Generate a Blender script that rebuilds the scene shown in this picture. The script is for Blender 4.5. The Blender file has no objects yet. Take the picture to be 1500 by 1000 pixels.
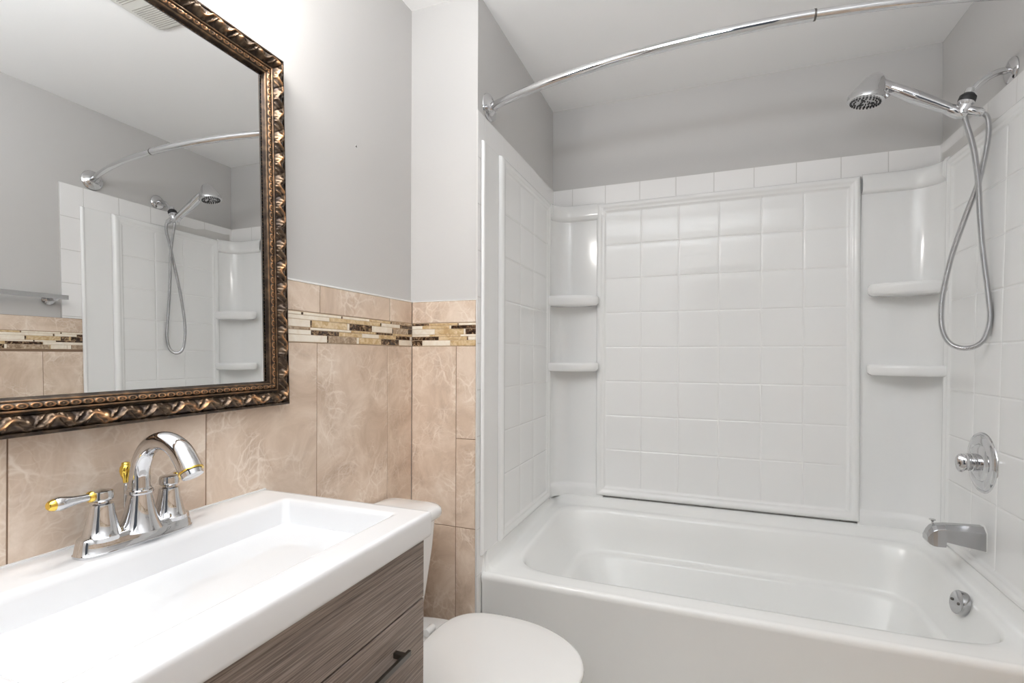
import bpy, math, random
from mathutils import Vector, Matrix
random.seed(7)
sc = bpy.context.scene
COL = sc.collection
PI = math.pi

# ------------------------------------------------------------------ camera, world, lights, exposure
XL, XR, YB, YP = -0.2458, 1.524, 2.3454, 1.4771      # left wall, right wall, back wall, short return wall
ZC, ZT, ZBE = 2.3398, 1.9518, 1.3347                 # ceiling, top of white tile, top of beige tile
XPAINT = XL - 0.009                                  # paint behind the beige tile
YF = -1.10                                           # wall behind the camera

cam_d = bpy.data.cameras.new('camera')
cam = bpy.data.objects.new('camera', cam_d)
COL.objects.link(cam)
cam_d.sensor_width = 36.0
cam_d.lens = 733.37 / 1500 * 36.0
cam_d.shift_y = 21.61 / 1500
cam_d.clip_start = 0.02
cam.location = (0.6976, 0.0, 1.15)
cam.matrix_world = (Matrix.Translation((0.6976, 0, 1.15)) @ Matrix.Rotation(math.radians(21.2031), 4, 'Z')
                    @ Matrix.Rotation(PI / 2, 4, 'X') @ Matrix.Rotation(math.radians(0.1974), 4, 'Z'))
sc.camera = cam

w = bpy.data.worlds.new('world')
sc.world = w
w.use_nodes = True
w.node_tree.nodes['Background'].inputs[0].default_value = (0.80, 0.88, 1.0, 1)
w.node_tree.nodes['Background'].inputs[1].default_value = 0.12

def area(name, loc, rot, sx, sy, power, col):
    d = bpy.data.lights.new(name, 'AREA')
    d.shape = 'RECTANGLE'; d.size = sx; d.size_y = sy; d.energy = power; d.color = col
    o = bpy.data.objects.new(name, d)
    o.location = loc; o.rotation_euler = rot
    COL.objects.link(o)
    return o
# added fill light aimed up at the ceiling, standing in for a bounced flash
area('fill_light', (0.50, -0.22, 1.72), (math.radians(180), 0, 0), 0.6, 0.6, 45, (0.88, 0.94, 1.0))
BULB = 56.0            # strength of the vanity bulbs
CEIL_FILL = 1.0        # strength of the added ceiling lamp

sc.view_settings.view_transform = 'Standard'
sc.view_settings.look = 'None'
sc.view_settings.gamma = 1
sc.view_settings.use_curve_mapping = False
sc.view_settings.exposure = 0.08
try:
    sc.cycles.max_bounces = 10
    sc.cycles.diffuse_bounces = 6
    sc.cycles.glossy_bounces = 6
    sc.cycles.caustics_reflective = False
    sc.cycles.caustics_refractive = False
    sc.cycles.sample_clamp_indirect = 4.0
    sc.cycles.use_denoising = True
except Exception:
    pass

# ------------------------------------------------------------------ materials
def srgb(r, g, b):
    f = lambda c: (c / 255 / 12.92) if c / 255 <= 0.04045 else ((c / 255 + 0.055) / 1.055) ** 2.4
    return (f(r), f(g), f(b), 1)

def mat(name, col, rough=0.5, metal=0.0, spec=0.5, coat=0.0, noise=None, bump=0.0, bscale=200.0):
    m = bpy.data.materials.new(name)
    m.use_nodes = True
    nt = m.node_tree
    b = nt.nodes['Principled BSDF']
    b.inputs['Base Color'].default_value = col if len(col) == 4 else (*col, 1)
    b.inputs['Roughness'].default_value = rough
    b.inputs['Metallic'].default_value = metal
    b.inputs['Specular IOR Level'].default_value = spec
    b.inputs['Coat Weight'].default_value = coat
    tc = nt.nodes.new('ShaderNodeTexCoord')
    n = nt.nodes.new('ShaderNodeTexNoise')
    n.inputs['Scale'].default_value = noise or 6.0
    n.inputs['Detail'].default_value = 4
    nt.links.new(tc.outputs['Object'], n.inputs['Vector'])
    # a very light procedural variation of the roughness and tone
    mr = nt.nodes.new('ShaderNodeMapRange')
    mr.inputs['To Min'].default_value = max(0.0, rough - 0.03)
    mr.inputs['To Max'].default_value = rough + 0.03
    nt.links.new(n.outputs['Fac'], mr.inputs['Value'])
    nt.links.new(mr.outputs['Result'], b.inputs['Roughness'])
    if bump:
        n2 = nt.nodes.new('ShaderNodeTexNoise')
        n2.inputs['Scale'].default_value = bscale
        n2.inputs['Detail'].default_value = 3
        nt.links.new(tc.outputs['Object'], n2.inputs['Vector'])
        bp = nt.nodes.new('ShaderNodeBump')
        bp.inputs['Strength'].default_value = bump
        bp.inputs['Distance'].default_value = 0.001
        nt.links.new(n2.outputs['Fac'], bp.inputs['Height'])
        nt.links.new(bp.outputs['Normal'], b.inputs['Normal'])
    return m

M = {}
M['paint'] = mat('grey_wall_paint', srgb(196, 194, 192), 0.42, spec=0.35, bump=0.25, bscale=350)
M['ceiling'] = mat('ceiling_paint', srgb(244, 243, 242), 0.9, spec=0.2, bump=0.2, bscale=250)
M['acrylic'] = mat('white_acrylic', srgb(236, 236, 235), 0.10, spec=0.5, bump=0.03, bscale=8)
M['tub'] = mat('white_tub_enamel', srgb(238, 238, 236), 0.16, spec=0.5)
M['white_tile'] = mat('white_glazed_tile', srgb(238, 237, 236), 0.12, spec=0.5, bump=0.04, bscale=12)
M['grout_white'] = mat('white_grout', srgb(205, 203, 200), 0.8)
M['grout_beige'] = mat('brown_grout', srgb(128, 104, 84), 0.9)
M['caulk'] = mat('white_caulk', srgb(238, 238, 236), 0.5)
M['porcelain'] = mat('porcelain', srgb(238, 238, 238), 0.08, spec=0.5, coat=0.3)
M['sinkwhite'] = mat('sink_ceramic', srgb(230, 230, 231), 0.10, spec=0.5, coat=0.2)
M['seat'] = mat('seat_plastic', srgb(232, 230, 227), 0.14)
M['chrome'] = mat('chrome', (0.66, 0.66, 0.67, 1), 0.05, 1.0)
M['chrome_dull'] = mat('spotted_chrome', (0.50, 0.50, 0.51, 1), 0.16, 1.0, noise=60)
M['hose'] = mat('hose_steel', (0.55, 0.55, 0.56, 1), 0.16, 1.0)
M['brass'] = mat('polished_brass', (0.85, 0.60, 0.12, 1), 0.12, 1.0)
M['nickel'] = mat('dark_nickel', (0.16, 0.15, 0.14, 1), 0.30, 1.0)
M['black'] = mat('black_rubber', (0.012, 0.012, 0.013, 1), 0.45)
M['dark'] = mat('dark_hole', (0.01, 0.009, 0.008, 1), 0.9)
M['steel'] = mat('brushed_steel', (0.50, 0.49, 0.47, 1), 0.28, 1.0, noise=80)
M['cabinet_dark'] = mat('cabinet_gap', srgb(45, 38, 34), 0.8)
M['vent'] = mat('vent_plastic', srgb(214, 212, 206), 0.5)
M['ventdark'] = mat('vent_shadow', srgb(160, 157, 150), 0.9)
M['door'] = mat('door_paint', srgb(228, 226, 222), 0.4)
M['mirror'] = mat('mirror_silver', (0.90, 0.905, 0.90, 1), 0.0, 1.0)
for nd in list(M['mirror'].node_tree.links):
    if nd.to_socket.name == 'Roughness':
        M['mirror'].node_tree.links.remove(nd)
M['mirror'].node_tree.nodes['Principled BSDF'].inputs['Roughness'].default_value = 0.0

def beige_material(name, tint=(1, 1, 1)):
    m = bpy.data.materials.new(name); m.use_nodes = True
    nt = m.node_tree; b = nt.nodes['Principled BSDF']; L = nt.links.new
    tc = nt.nodes.new('ShaderNodeTexCoord')
    at = nt.nodes.new('ShaderNodeAttribute'); at.attribute_name = 'tint'
    sc_ = nt.nodes.new('ShaderNodeVectorMath'); sc_.operation = 'SCALE'; sc_.inputs['Scale'].default_value = 7.0
    L(at.outputs['Color'], sc_.inputs[0])
    ad = nt.nodes.new('ShaderNodeVectorMath'); ad.operation = 'ADD'
    L(tc.outputs['Object'], ad.inputs[0]); L(sc_.outputs[0], ad.inputs[1])
    n1 = nt.nodes.new('ShaderNodeTexNoise'); n1.inputs['Scale'].default_value = 7; n1.inputs['Detail'].default_value = 7
    n1.inputs['Roughness'].default_value = 0.62; n1.inputs['Distortion'].default_value = 0.8
    L(ad.outputs[0], n1.inputs['Vector'])
    r1 = nt.nodes.new('ShaderNodeValToRGB')
    e = r1.color_ramp.elements
    e[0].position = 0.30; e[0].color = srgb(190, 167, 147)
    e[1].position = 0.72; e[1].color = srgb(232, 215, 198)
    x = r1.color_ramp.elements.new(0.50); x.color = srgb(213, 192, 172)
    L(n1.outputs['Fac'], r1.inputs['Fac'])
    # thin pale veins
    def veins(scale, width, col, fac, prev):
        d = nt.nodes.new('ShaderNodeTexNoise'); d.inputs['Scale'].default_value = 3.5; d.inputs['Detail'].default_value = 5
        L(ad.outputs[0], d.inputs['Vector'])
        s = nt.nodes.new('ShaderNodeVectorMath'); s.operation = 'SCALE'; s.inputs['Scale'].default_value = 0.22
        L(d.outputs['Color'], s.inputs[0])
        a = nt.nodes.new('ShaderNodeVectorMath'); a.operation = 'ADD'
        L(ad.outputs[0], a.inputs[0]); L(s.outputs[0], a.inputs[1])
        v = nt.nodes.new('ShaderNodeTexVoronoi'); v.feature = 'DISTANCE_TO_EDGE'; v.inputs['Scale'].default_value = scale
        L(a.outputs[0], v.inputs['Vector'])
        mr = nt.nodes.new('ShaderNodeMapRange'); mr.inputs['From Min'].default_value = 0.0
        mr.inputs['From Max'].default_value = width; mr.inputs['To Min'].default_value = fac; mr.inputs['To Max'].default_value = 0
        L(v.outputs['Distance'], mr.inputs['Value'])
        g = nt.nodes.new('ShaderNodeTexNoise'); g.inputs['Scale'].default_value = 9; L(ad.outputs[0], g.inputs['Vector'])
        gr = nt.nodes.new('ShaderNodeMapRange'); gr.inputs['From Min'].default_value = 0.42; gr.inputs['From Max'].default_value = 0.62
        L(g.outputs['Fac'], gr.inputs['Value'])
        mu = nt.nodes.new('ShaderNodeMath'); mu.operation = 'MULTIPLY'; L(mr.outputs[0], mu.inputs[0]); L(gr.outputs[0], mu.inputs[1])
        mx = nt.nodes.new('ShaderNodeMixRGB'); mx.inputs[2].default_value = col
        L(mu.outputs[0], mx.inputs[0]); L(prev, mx.inputs[1])
        return mx.outputs[0]
    o = veins(12, 0.045, srgb(244, 233, 220), 0.50, r1.outputs['Color'])
    o = veins(30, 0.07, srgb(244, 233, 220), 0.36, o)
    o = veins(60, 0.08, srgb(240, 229, 216), 0.25, o)
    o = veins(7, 0.014, srgb(186, 146, 112), 0.25, o)
    tn = nt.nodes.new('ShaderNodeMixRGB'); tn.blend_type = 'MULTIPLY'; tn.inputs[0].default_value = 1
    tn.inputs[2].default_value = (*tint, 1); L(o, tn.inputs[1])
    L(tn.outputs[0], b.inputs['Base Color'])
    b.inputs['Roughness'].default_value = 0.22
    b.inputs['Specular IOR Level'].default_value = 0.4
    return m
M['beige'] = beige_material('beige_marble_tile')

def wood_material():
    m = bpy.data.materials.new('grey_brown_wood_laminate'); m.use_nodes = True
    nt = m.node_tree; b = nt.nodes['Principled BSDF']; L = nt.links.new
    tc = nt.nodes.new('ShaderNodeTexCoord')
    mp = nt.nodes.new('ShaderNodeMapping'); mp.inputs['Scale'].default_value = (1, 4.5, 260)
    L(tc.outputs['Object'], mp.inputs['Vector'])
    n = nt.nodes.new('ShaderNodeTexNoise'); n.inputs['Scale'].default_value = 1.6; n.inputs['Detail'].default_value = 6
    n.inputs['Roughness'].default_value = 0.65
    L(mp.outputs[0], n.inputs['Vector'])
    r = nt.nodes.new('ShaderNodeValToRGB'); e = r.color_ramp.elements
    e[0].position = 0.33; e[0].color = srgb(84, 71, 63)
    e[1].position = 0.68; e[1].color = srgb(160, 147, 137)
    x = e.new(0.5); x.color = srgb(128, 114, 105)
    L(n.outputs['Fac'], r.inputs['Fac'])
    L(r.outputs['Color'], b.inputs['Base Color'])
    bp = nt.nodes.new('ShaderNodeBump'); bp.inputs['Strength'].default_value = 0.25; bp.inputs['Distance'].default_value = 0.0006
    L(n.outputs['Fac'], bp.inputs['Height']); L(bp.outputs['Normal'], b.inputs['Normal'])
    b.inputs['Roughness'].default_value = 0.5
    return m
M['wood'] = wood_material()

def stone_material(name, c0, c1, c2, scale, rough=0.2, metal=0.0):
    m = bpy.data.materials.new(name); m.use_nodes = True
    nt = m.node_tree; b = nt.nodes['Principled BSDF']; L = nt.links.new
    tc = nt.nodes.new('ShaderNodeTexCoord')
    n = nt.nodes.new('ShaderNodeTexNoise'); n.inputs['Scale'].default_value = scale; n.inputs['Detail'].default_value = 5
    n.inputs['Distortion'].default_value = 1.4
    L(tc.outputs['Object'], n.inputs['Vector'])
    r = nt.nodes.new('ShaderNodeValToRGB'); e = r.color_ramp.elements
    e[0].position = 0.36; e[0].color = c0
    e[1].position = 0.66; e[1].color = c2
    x = e.new(0.5); x.color = c1
    L(n.outputs['Fac'], r.inputs['Fac']); L(r.outputs['Color'], b.inputs['Base Color'])
    b.inputs['Roughness'].default_value = rough
    b.inputs['Metallic'].default_value = metal
    return m
M['mo_dark'] = stone_material('dark_emperador_mosaic', srgb(36, 22, 14), srgb(66, 44, 30), srgb(168, 140, 108), 70)
M['mo_brown'] = stone_material('brown_marble_mosaic', srgb(140, 118, 96), srgb(172, 150, 126), srgb(198, 180, 158), 60)
M['mo_tan'] = stone_material('tan_mosaic', srgb(188, 158, 114), srgb(206, 180, 140), srgb(222, 200, 164), 50)
M['mo_cream'] = stone_material('cream_mosaic', srgb(232, 220, 202), srgb(238, 228, 212), srgb(242, 234, 220), 30, 0.12)
M['mo_grout'] = mat('mosaic_grout', srgb(196, 172, 144), 0.9)
M['floor'] = stone_material('grey_floor_tile', srgb(176, 172, 166), srgb(188, 184, 178), srgb(200, 197, 191), 6, 0.3)

def emissive(name, col, strength):
    m = bpy.data.materials.new(name); m.use_nodes = True
    b = m.node_tree.nodes['Principled BSDF']
    b.inputs['Base Color'].default_value = (0.9, 0.9, 0.88, 1)
    b.inputs['Emission Color'].default_value = (*col, 1)
    b.inputs['Emission Strength'].default_value = strength
    n = m.node_tree.nodes.new('ShaderNodeTexNoise')
    n.inputs['Scale'].default_value = 3
    return m
M['bulb'] = emissive('frosted_glass_lit', (1.0, 0.965, 0.93), BULB)
M['dome'] = emissive('added_lamp_dome_lit', (1.0, 0.94, 0.86), CEIL_FILL)

def frame_material():
    m = bpy.data.materials.new('antique_bronze_carving'); m.use_nodes = True
    nt = m.node_tree; b = nt.nodes['Principled BSDF']; L = nt.links.new
    at = nt.nodes.new('ShaderNodeAttribute'); at.attribute_name = 'relief'
    tc = nt.nodes.new('ShaderNodeTexCoord')
    n = nt.nodes.new('ShaderNodeTexNoise'); n.inputs['Scale'].default_value = 55; n.inputs['Detail'].default_value = 4
    L(tc.outputs['Object'], n.inputs['Vector'])
    mr = nt.nodes.new('ShaderNodeMapRange'); mr.inputs['To Min'].default_value = -0.28; mr.inputs['To Max'].default_value = 0.28
    L(n.outputs['Fac'], mr.inputs['Value'])
    ad = nt.nodes.new('ShaderNodeMath'); ad.operation = 'ADD'; L(at.outputs['Fac'], ad.inputs[0]); L(mr.outputs[0], ad.inputs[1])
    r = nt.nodes.new('ShaderNodeValToRGB'); e = r.color_ramp.elements
    e[0].position = 0.10; e[0].color = srgb(44, 34, 28)
    e[1].position = 0.85; e[1].color = srgb(236, 204, 156)
    x = e.new(0.36); x.color = srgb(104, 86, 68)
    x = e.new(0.62); x.color = srgb(186, 134, 90)
    L(ad.outputs[0], r.inputs['Fac']); L(r.outputs['Color'], b.inputs['Base Color'])
    b.inputs['Metallic'].default_value = 0.65
    b.inputs['Roughness'].default_value = 0.34
    return m
M['frame'] = frame_material()

# ------------------------------------------------------------------ object helpers
WORLD = {}
def tag(o, label=None, cat=None, group=None, kind=None):
    if label: o['label'] = label
    if cat: o['category'] = cat
    if group: o['group'] = group
    if kind: o['kind'] = kind
    return o

def thing(name, loc, label, cat, group=None):
    o = bpy.data.objects.new(name, None)
    COL.objects.link(o)
    o.empty_display_size = 0.05
    o.location = loc
    WORLD[o.name] = Vector(loc)
    return tag(o, label, cat, group)

def obj(name, geo, mats, parent=None, smooth=True, angle=35, bevel=0, segs=2, subd=0, attr=None, origin=None):
    """geo = (verts, faces[, material index per face]); verts in world coordinates."""
    V, F = geo[0], geo[1]
    o3 = Vector((0, 0, 0))
    if parent is not None:
        o3 = WORLD[parent.name]
    elif origin is not None:
        o3 = Vector(origin)
    me = bpy.data.meshes.new(name)
    me.from_pydata([tuple(Vector(v) - o3) for v in V], [], F)
    if not isinstance(mats, (list, tuple)):
        mats = [mats]
    for m in mats:
        me.materials.append(m)
    if len(geo) > 2 and geo[2]:
        for p, i in zip(me.polygons, geo[2]):
            p.material_index = i
    if attr:
        nm, vals = attr
        a = me.attributes.new(nm, 'FLOAT_COLOR' if isinstance(vals[0], tuple) else 'FLOAT', 'POINT')
        for i, x in enumerate(vals):
            if isinstance(x, tuple):
                a.data[i].color = (*x, 1)
            else:
                a.data[i].value = x
    me.validate()
    me.update()
    o = bpy.data.objects.new(name, me)
    COL.objects.link(o)
    if parent is not None:
        o.parent = parent
        WORLD[o.name] = o3
    else:
        o.location = o3
        WORLD[o.name] = o3
    if smooth:
        me.shade_smooth()
        try:
            me.set_sharp_from_angle(angle=math.radians(angle))
        except Exception:
            pass
    if bevel:
        b = o.modifiers.new('bevel', 'BEVEL')
        b.width = bevel; b.segments = segs; b.limit_method = 'ANGLE'; b.angle_limit = math.radians(30)
        if smooth:
            wn = o.modifiers.new('wn', 'WEIGHTED_NORMAL'); wn.keep_sharp = False
            for ed in me.edges:
                ed.use_edge_sharp = False
    if subd:
        s = o.modifiers.new('sub', 'SUBSURF'); s.levels = subd; s.render_levels = subd
    return o

def join(*gs):
    V, F, I = [], [], []
    for g in gs:
        n = len(V)
        V += list(g[0]); F += [tuple(i + n for i in f) for f in g[1]]
        I += list(g[2]) if len(g) > 2 and g[2] else [0] * len(g[1])
    return V, F, I

def box(x0, x1, y0, y1, z0, z1, mi=0):
    V = [(x, y, z) for z in (z0, z1) for y in (y0, y1) for x in (x0, x1)]
    F = [(0, 2, 3, 1), (4, 5, 7, 6), (0, 1, 5, 4), (2, 6, 7, 3), (0, 4, 6, 2), (1, 3, 7, 5)]
    return V, F, [mi] * 6

def frame_of(d):
    d = Vector(d).normalized()
    a = Vector((0, 0, 1)) if abs(d.z) < 0.9 else Vector((0, 1, 0))
    u = a.cross(d).normalized()
    return u, d.cross(u).normalized(), d

def lathe(prof, origin, axis=(0, 0, 1), n=32, sx=1.0, sy=1.0, mi=0):
    """prof: list of (radius, height along axis)."""
    u, v, d = frame_of(axis); o = Vector(origin)
    V, F = [], []
    for r, h in prof:
        for i in range(n):
            a = 2 * PI * i / n
            V.append(tuple(o + u * (r * sx * math.cos(a)) + v * (r * sy * math.sin(a)) + d * h))
    for k in range(len(prof) - 1):
        for i in range(n):
            j = (i + 1) % n
            F.append((k * n + i, k * n + j, (k + 1) * n + j, (k + 1) * n + i))
    F.append(tuple(range(n))[::-1]); F.append(tuple((len(prof) - 1) * n + i for i in range(n)))
    return V, F, [mi] * len(F)

def tube(pts, rad, n=16, caps=True, ups=None, sq=None):
    """sweep; rad: number or function of t in 0..1 or list; sq: (a, b) ellipse factors"""
    P = [Vector(p) for p in pts]; m = len(P)
    T = []
    for i in range(m):
        t = (P[min(i + 1, m - 1)] - P[max(i - 1, 0)])
        T.append(t.normalized())
    u, v, d = frame_of(T[0])
    V, F = [], []
    for i in range(m):
        if i:
            q = T[i - 1].rotation_difference(T[i])
            u = q @ u; v = q @ v
        r = rad(i / (m - 1)) if callable(rad) else (rad[i] if isinstance(rad, (list, tuple)) else rad)
        a_, b_ = sq or (1, 1)
        for k in range(n):
            a = 2 * PI * k / n
            V.append(tuple(P[i] + u * (r * a_ * math.cos(a)) + v * (r * b_ * math.sin(a))))
    for i in range(m - 1):
        for k in range(n):
            j = (k + 1) % n
            F.append((i * n + k, i * n + j, (i + 1) * n + j, (i + 1) * n + k))
    if caps:
        F.append(tuple(range(n))[::-1]); F.append(tuple((m - 1) * n + k for k in range(n)))
    return V, F, [0] * len(F)

def spline(pts, n):
    """Catmull-Rom through the points, n samples per span"""
    P = [Vector(p) for p in pts]
    out = []
    for i in range(len(P) - 1):
        p0 = P[i - 1] if i else P[0] * 2 - P[1]
        p1, p2 = P[i], P[i + 1]
        p3 = P[i + 2] if i + 2 < len(P) else P[-1] * 2 - P[-2]
        for k in range(n):
            t = k / n
            out.append(0.5 * ((2 * p1) + (p2 - p0) * t + (2 * p0 - 5 * p1 + 4 * p2 - p3) * t * t + (3 * p1 - p0 - 3 * p2 + p3) * t ** 3))
    out.append(P[-1])
    return out

def grid(us, vs, fn, flip=False):
    V = [tuple(fn(u, v)) for v in vs for u in us]
    n = len(us)
    F = []
    for j in range(len(vs) - 1):
        for i in range(n - 1):
            f = (j * n + i, j * n + i + 1, (j + 1) * n + i + 1, (j + 1) * n + i)
            F.append(f[::-1] if flip else f)
    return V, F, [0] * len(F)

def loft(rings, cap0=True, cap1=True):
    n = len(rings[0]); V = [tuple(p) for r in rings for p in r]; F = []
    for k in range(len(rings) - 1):
        for i in range(n):
            j = (i + 1) % n
            F.append((k * n + i, k * n + j, (k + 1) * n + j, (k + 1) * n + i))
    if cap0: F.append(tuple(range(n))[::-1])
    if cap1: F.append(tuple((len(rings) - 1) * n + i for i in range(n)))
    return V, F, [0] * len(F)

def sring(x0, x1, y0, y1, z, n=4.0, N=96, extra=True):
    """superellipse ring; z number or function(x, y)"""
    cx, cy, a, b = (x0 + x1) / 2, (y0 + y1) / 2, (x1 - x0) / 2, (y1 - y0) / 2
    out = []
    for i in range(N):
        t = 2 * PI * i / N
        c, s = math.cos(t), math.sin(t)
        r = (abs(c) ** n + abs(s) ** n) ** (-1 / n)
        x, y = cx + a * r * c, cy + b * r * s
        out.append((x, y, z(x, y) if callable(z) else z))
    return out

def interp(prof, x):
    if x <= prof[0][0]: return prof[0][1]
    for (a, ha), (b, hb) in zip(prof, prof[1:]):
        if x <= b:
            return ha + (hb - ha) * (x - a) / (b - a)
    return prof[-1][1]

# the right wall of the alcove is out of plumb below the tile top
def lean(y, z):
    k = min(1.0, max(0.0, (YB - y) / (YB - YP)))
    return max(0.0, ZT - z) * (0.008 + 0.022 * k)

# ------------------------------------------------------------------ room shell
def struct(name, geo, m, **k):
    o = obj(name, geo, m, **k)
    o['kind'] = 'structure'
    return o

struct('floor', box(XPAINT - 0.1, XR + 0.1, YF - 0.1, YB + 0.1, -0.06, 0.0), M['floor'], smooth=False)
struct('ceiling', box(XPAINT - 0.1, XR + 0.1, YF - 0.1, YB + 0.1, ZC, ZC + 0.06), M['ceiling'], smooth=False)
wl = struct('wall_left', box(XPAINT - 0.08, XPAINT, YF - 0.1, YP + 0.02, 0, ZC), M['paint'], smooth=False)
wr_ = struct('wall_return', box(XPAINT - 0.08, -0.002, YP + 0.009, YB + 0.1, 0, ZC), M['paint'], smooth=False)
struct('wall_back', box(-0.002, XR + 0.1, YB + 0.002, YB + 0.1, 0, ZC), M['paint'], smooth=False)
V, F, I = grid([YF - 0.1, YF, YP, YP + 0.3, YB], [0, ZBE, ZT, ZT + 0.02, ZC],
               lambda y, z: (XR + 0.002 - lean(y, z), y, z), flip=False)
wr = struct('wall_right', (V, F, I), M['paint'], smooth=False)
so = wr.modifiers.new('solid', 'SOLIDIFY'); so.thickness = 0.08; so.offset = 1
# wall behind the camera with an open doorway
DX0, DX1, DZ = 0.50, 1.30, 2.03
struct('wall_front', join(box(XPAINT - 0.08, DX0, YF - 0.1, YF, 0, ZC), box(DX1, XR + 0.1, YF - 0.1, YF, 0, ZC),
                          box(DX0, DX1, YF - 0.1, YF, DZ, ZC)), M['paint'], smooth=False)
struct('trim_1', join(box(DX0 - 0.06, DX0, YF - 0.1, YF + 0.015, 0, DZ + 0.06), box(DX1, DX1 + 0.06, YF - 0.1, YF + 0.015, 0, DZ + 0.06),
                      box(DX0, DX1, YF - 0.1, YF + 0.015, DZ, DZ + 0.06)), M['door'], smooth=False)

# ---- beige tile wainscot
def tile_slab(rects, P, thick=0.006, grout=0.002, depth=0.0015, bev=0.0012):
    """rects: (a0, a1, z0, z1) in wall coordinates; P(a, z, out) gives the world point.  Each tile is a cushion."""
    V, F, I, A = [], [], [], []
    for (a0, a1, z0, z1) in rects:
        g = grout / 2; n = len(V); t = (random.random(), random.random(), random.random())
        for (q, h) in ((g, 0.0), (g, thick - bev), (g + bev, thick)):
            for (a, z) in ((a0 + q, z0 + q), (a1 - q, z0 + q), (a1 - q, z1 - q), (a0 + q, z1 - q)):
                V.append(P(a, z, h)); A.append(t)
        for k in (0, 4):
            for i in range(4):
                j = (i + 1) % 4
                F.append((n + k + i, n + k + j, n + k + 4 + j, n + k + 4 + i)); I.append(0)
        F.append((n + 8, n + 9, n + 10, n + 11)); I.append(0)
    amin = min(r[0] for r in rects); amax = max(r[1] for r in rects)
    zmin = min(r[2] for r in rects); zmax = max(r[3] for r in rects)
    n = len(V)
    for h in (0.0, thick - depth):
        for (a, z) in ((amin, zmin), (amax, zmin), (amax, zmax), (amin, zmax)):
            V.append(P(a, z, h)); A.append((0, 0, 0))
    F.append((n + 4, n + 5, n + 6, n + 7)); I.append(1)
    for i in range(4):
        j = (i + 1) % 4
        F.append((n + i, n + j, n + 4 + j, n + 4 + i)); I.append(1)
    return (V, F, I), ('tint', A)

ZM0, ZM1 = 1.183, 1.2605       # mosaic band bottom and top
PLW = lambda a, z, h: (XPAINT + h + 0.003, a, z)
PRW = lambda a, z, h: (a, YP + 0.009 - h, z)
def PXW(a, z, h):
    return (XR + 0.002 - lean(a, z) - h, a, z)

def cuts(c, lo, hi):
    c = [x for x in c if lo < x < hi]
    c = [lo] + c + [hi]
    return list(zip(c, c[1:]))

yj = [0.722 + 0.3095 * k for k in range(-6, 3)]
rl = []
for a0, a1 in cuts(yj, YF, YP + 0.0035):
    rl += [(a0, a1, 0.584, ZM0), (a0, a1, 0.0, 0.584)]
for a0, a1 in cuts([y + 0.010 for y in yj], YF, YP + 0.0035):
    rl.append((a0, a1, ZM1, ZBE))
g, at = tile_slab(rl, PLW)
tl = obj('tile_wainscot', g, [M['beige'], M['grout_beige']], wl, smooth=False, attr=at)
rr = [(XL, -0.0755, 0.584, ZM0), (XL, -0.0755, 0.0, 0.584), (XL, -0.003, ZM1, ZBE),
      (-0.0755, -0.003, 0.877, ZM0), (-0.0755, -0.003, 0.584, 0.877), (-0.0755, -0.003, 0.0, 0.584)]
g, at = tile_slab(rr, PRW)
obj('tile_wainscot', g, [M['beige'], M['grout_beige']], wr_, smooth=False, attr=at)
# right wall: beige to the tub surround, seen in the mirror
YSR = 1.525
rx = []
for a0, a1 in cuts([1.36 - 0.3095 * k for k in range(0, 9)][::-1], YF, YSR):
    rx += [(a0, a1, 0.584, ZM0), (a0, a1, 0.0, 0.584)]
for a0, a1 in cuts([1.20 - 0.6 * k for k in range(0, 4)][::-1], YF, YSR):
    rx.append((a0, a1, ZM1 + 0.01, ZBE))
g, at = tile_slab(rx, lambda a, z, h: PXW(a, z, h))
obj('tile_wainscot', g, [M['beige'], M['grout_beige']], wr, smooth=False, attr=at)

# ---- mosaic band of thin glass and stone sticks
MD, MB_, MT, MC = 0, 1, 2, 3
def mosaic(P, lo, hi, seed, fixed=None):
    rnd = random.Random(seed)
    V, F, I = [], [], []
    rows = [(0.0, 0.246), (0.246, 0.41), (0.41, 0.50), (0.50, 0.75), (0.75, 0.90), (0.90, 1.0)]
    H = ZM1 - ZM0
    def piece(a0, a1, z0, z1, mi, th):
        n = len(V); q = 0.0006
        for (d, h) in ((q, 0), (q, th - 0.0008), (q + 0.0008, th)):
            for (a, z) in ((a0 + d, z0 + d), (a1 - d, z0 + d), (a1 - d, z1 - d), (a0 + d, z1 - d)):
                V.append(P(a, z, h))
        for k in (0, 4):
            for i in range(4):
                j = (i + 1) % 4
                F.append((n + k + i, n + k + j, n + k + 4 + j, n + k + 4 + i)); I.append(mi)
        F.append((n + 8, n + 9, n + 10, n + 11)); I.append(mi)
    for r, (f0, f1) in enumerate(rows):
        z0, z1 = ZM0 + 0.001 + f0 * (H - 0.002), ZM0 + 0.001 + f1 * (H - 0.002)
        if fixed:
            seq = fixed[r]
            a = lo; L_ = hi - lo; tot = sum(s[0] for s in seq)
            for (wd, mi) in seq:
                b = a + L_ * wd / tot
                piece(a, b, z0, z1, mi, 0.0062 + 0.0006 * rnd.random()); a = b
        else:
            a = lo - rnd.random() * 0.04; last = None
            while a < hi:
                ln = rnd.choice([0.010, 0.045, 0.055, 0.07, 0.09, 0.10]) if f1 - f0 > 0.15 else rnd.choice([0.006, 0.06, 0.09, 0.12])
                mi = rnd.choice([MC, MC, MT, MB_, MD, MT]) if ln > 0.02 else rnd.choice([MD, MC])
                if mi == last: mi = (mi + 2) % 4
                last = mi
                b = min(a + ln, hi)
                if b > lo and b - max(a, lo) > 0.003: piece(max(a, lo), b, z0, z1, mi, 0.0062 + 0.0006 * rnd.random())
                a += ln
    n = len(V)
    for (a, z) in ((lo, ZM0), (hi, ZM0), (hi, ZM1), (lo, ZM1)):
        V.append(P(a, z, 0.0052))
    F.append((n, n + 1, n + 2, n + 3)); I.append(4)
    return V, F, I
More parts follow.
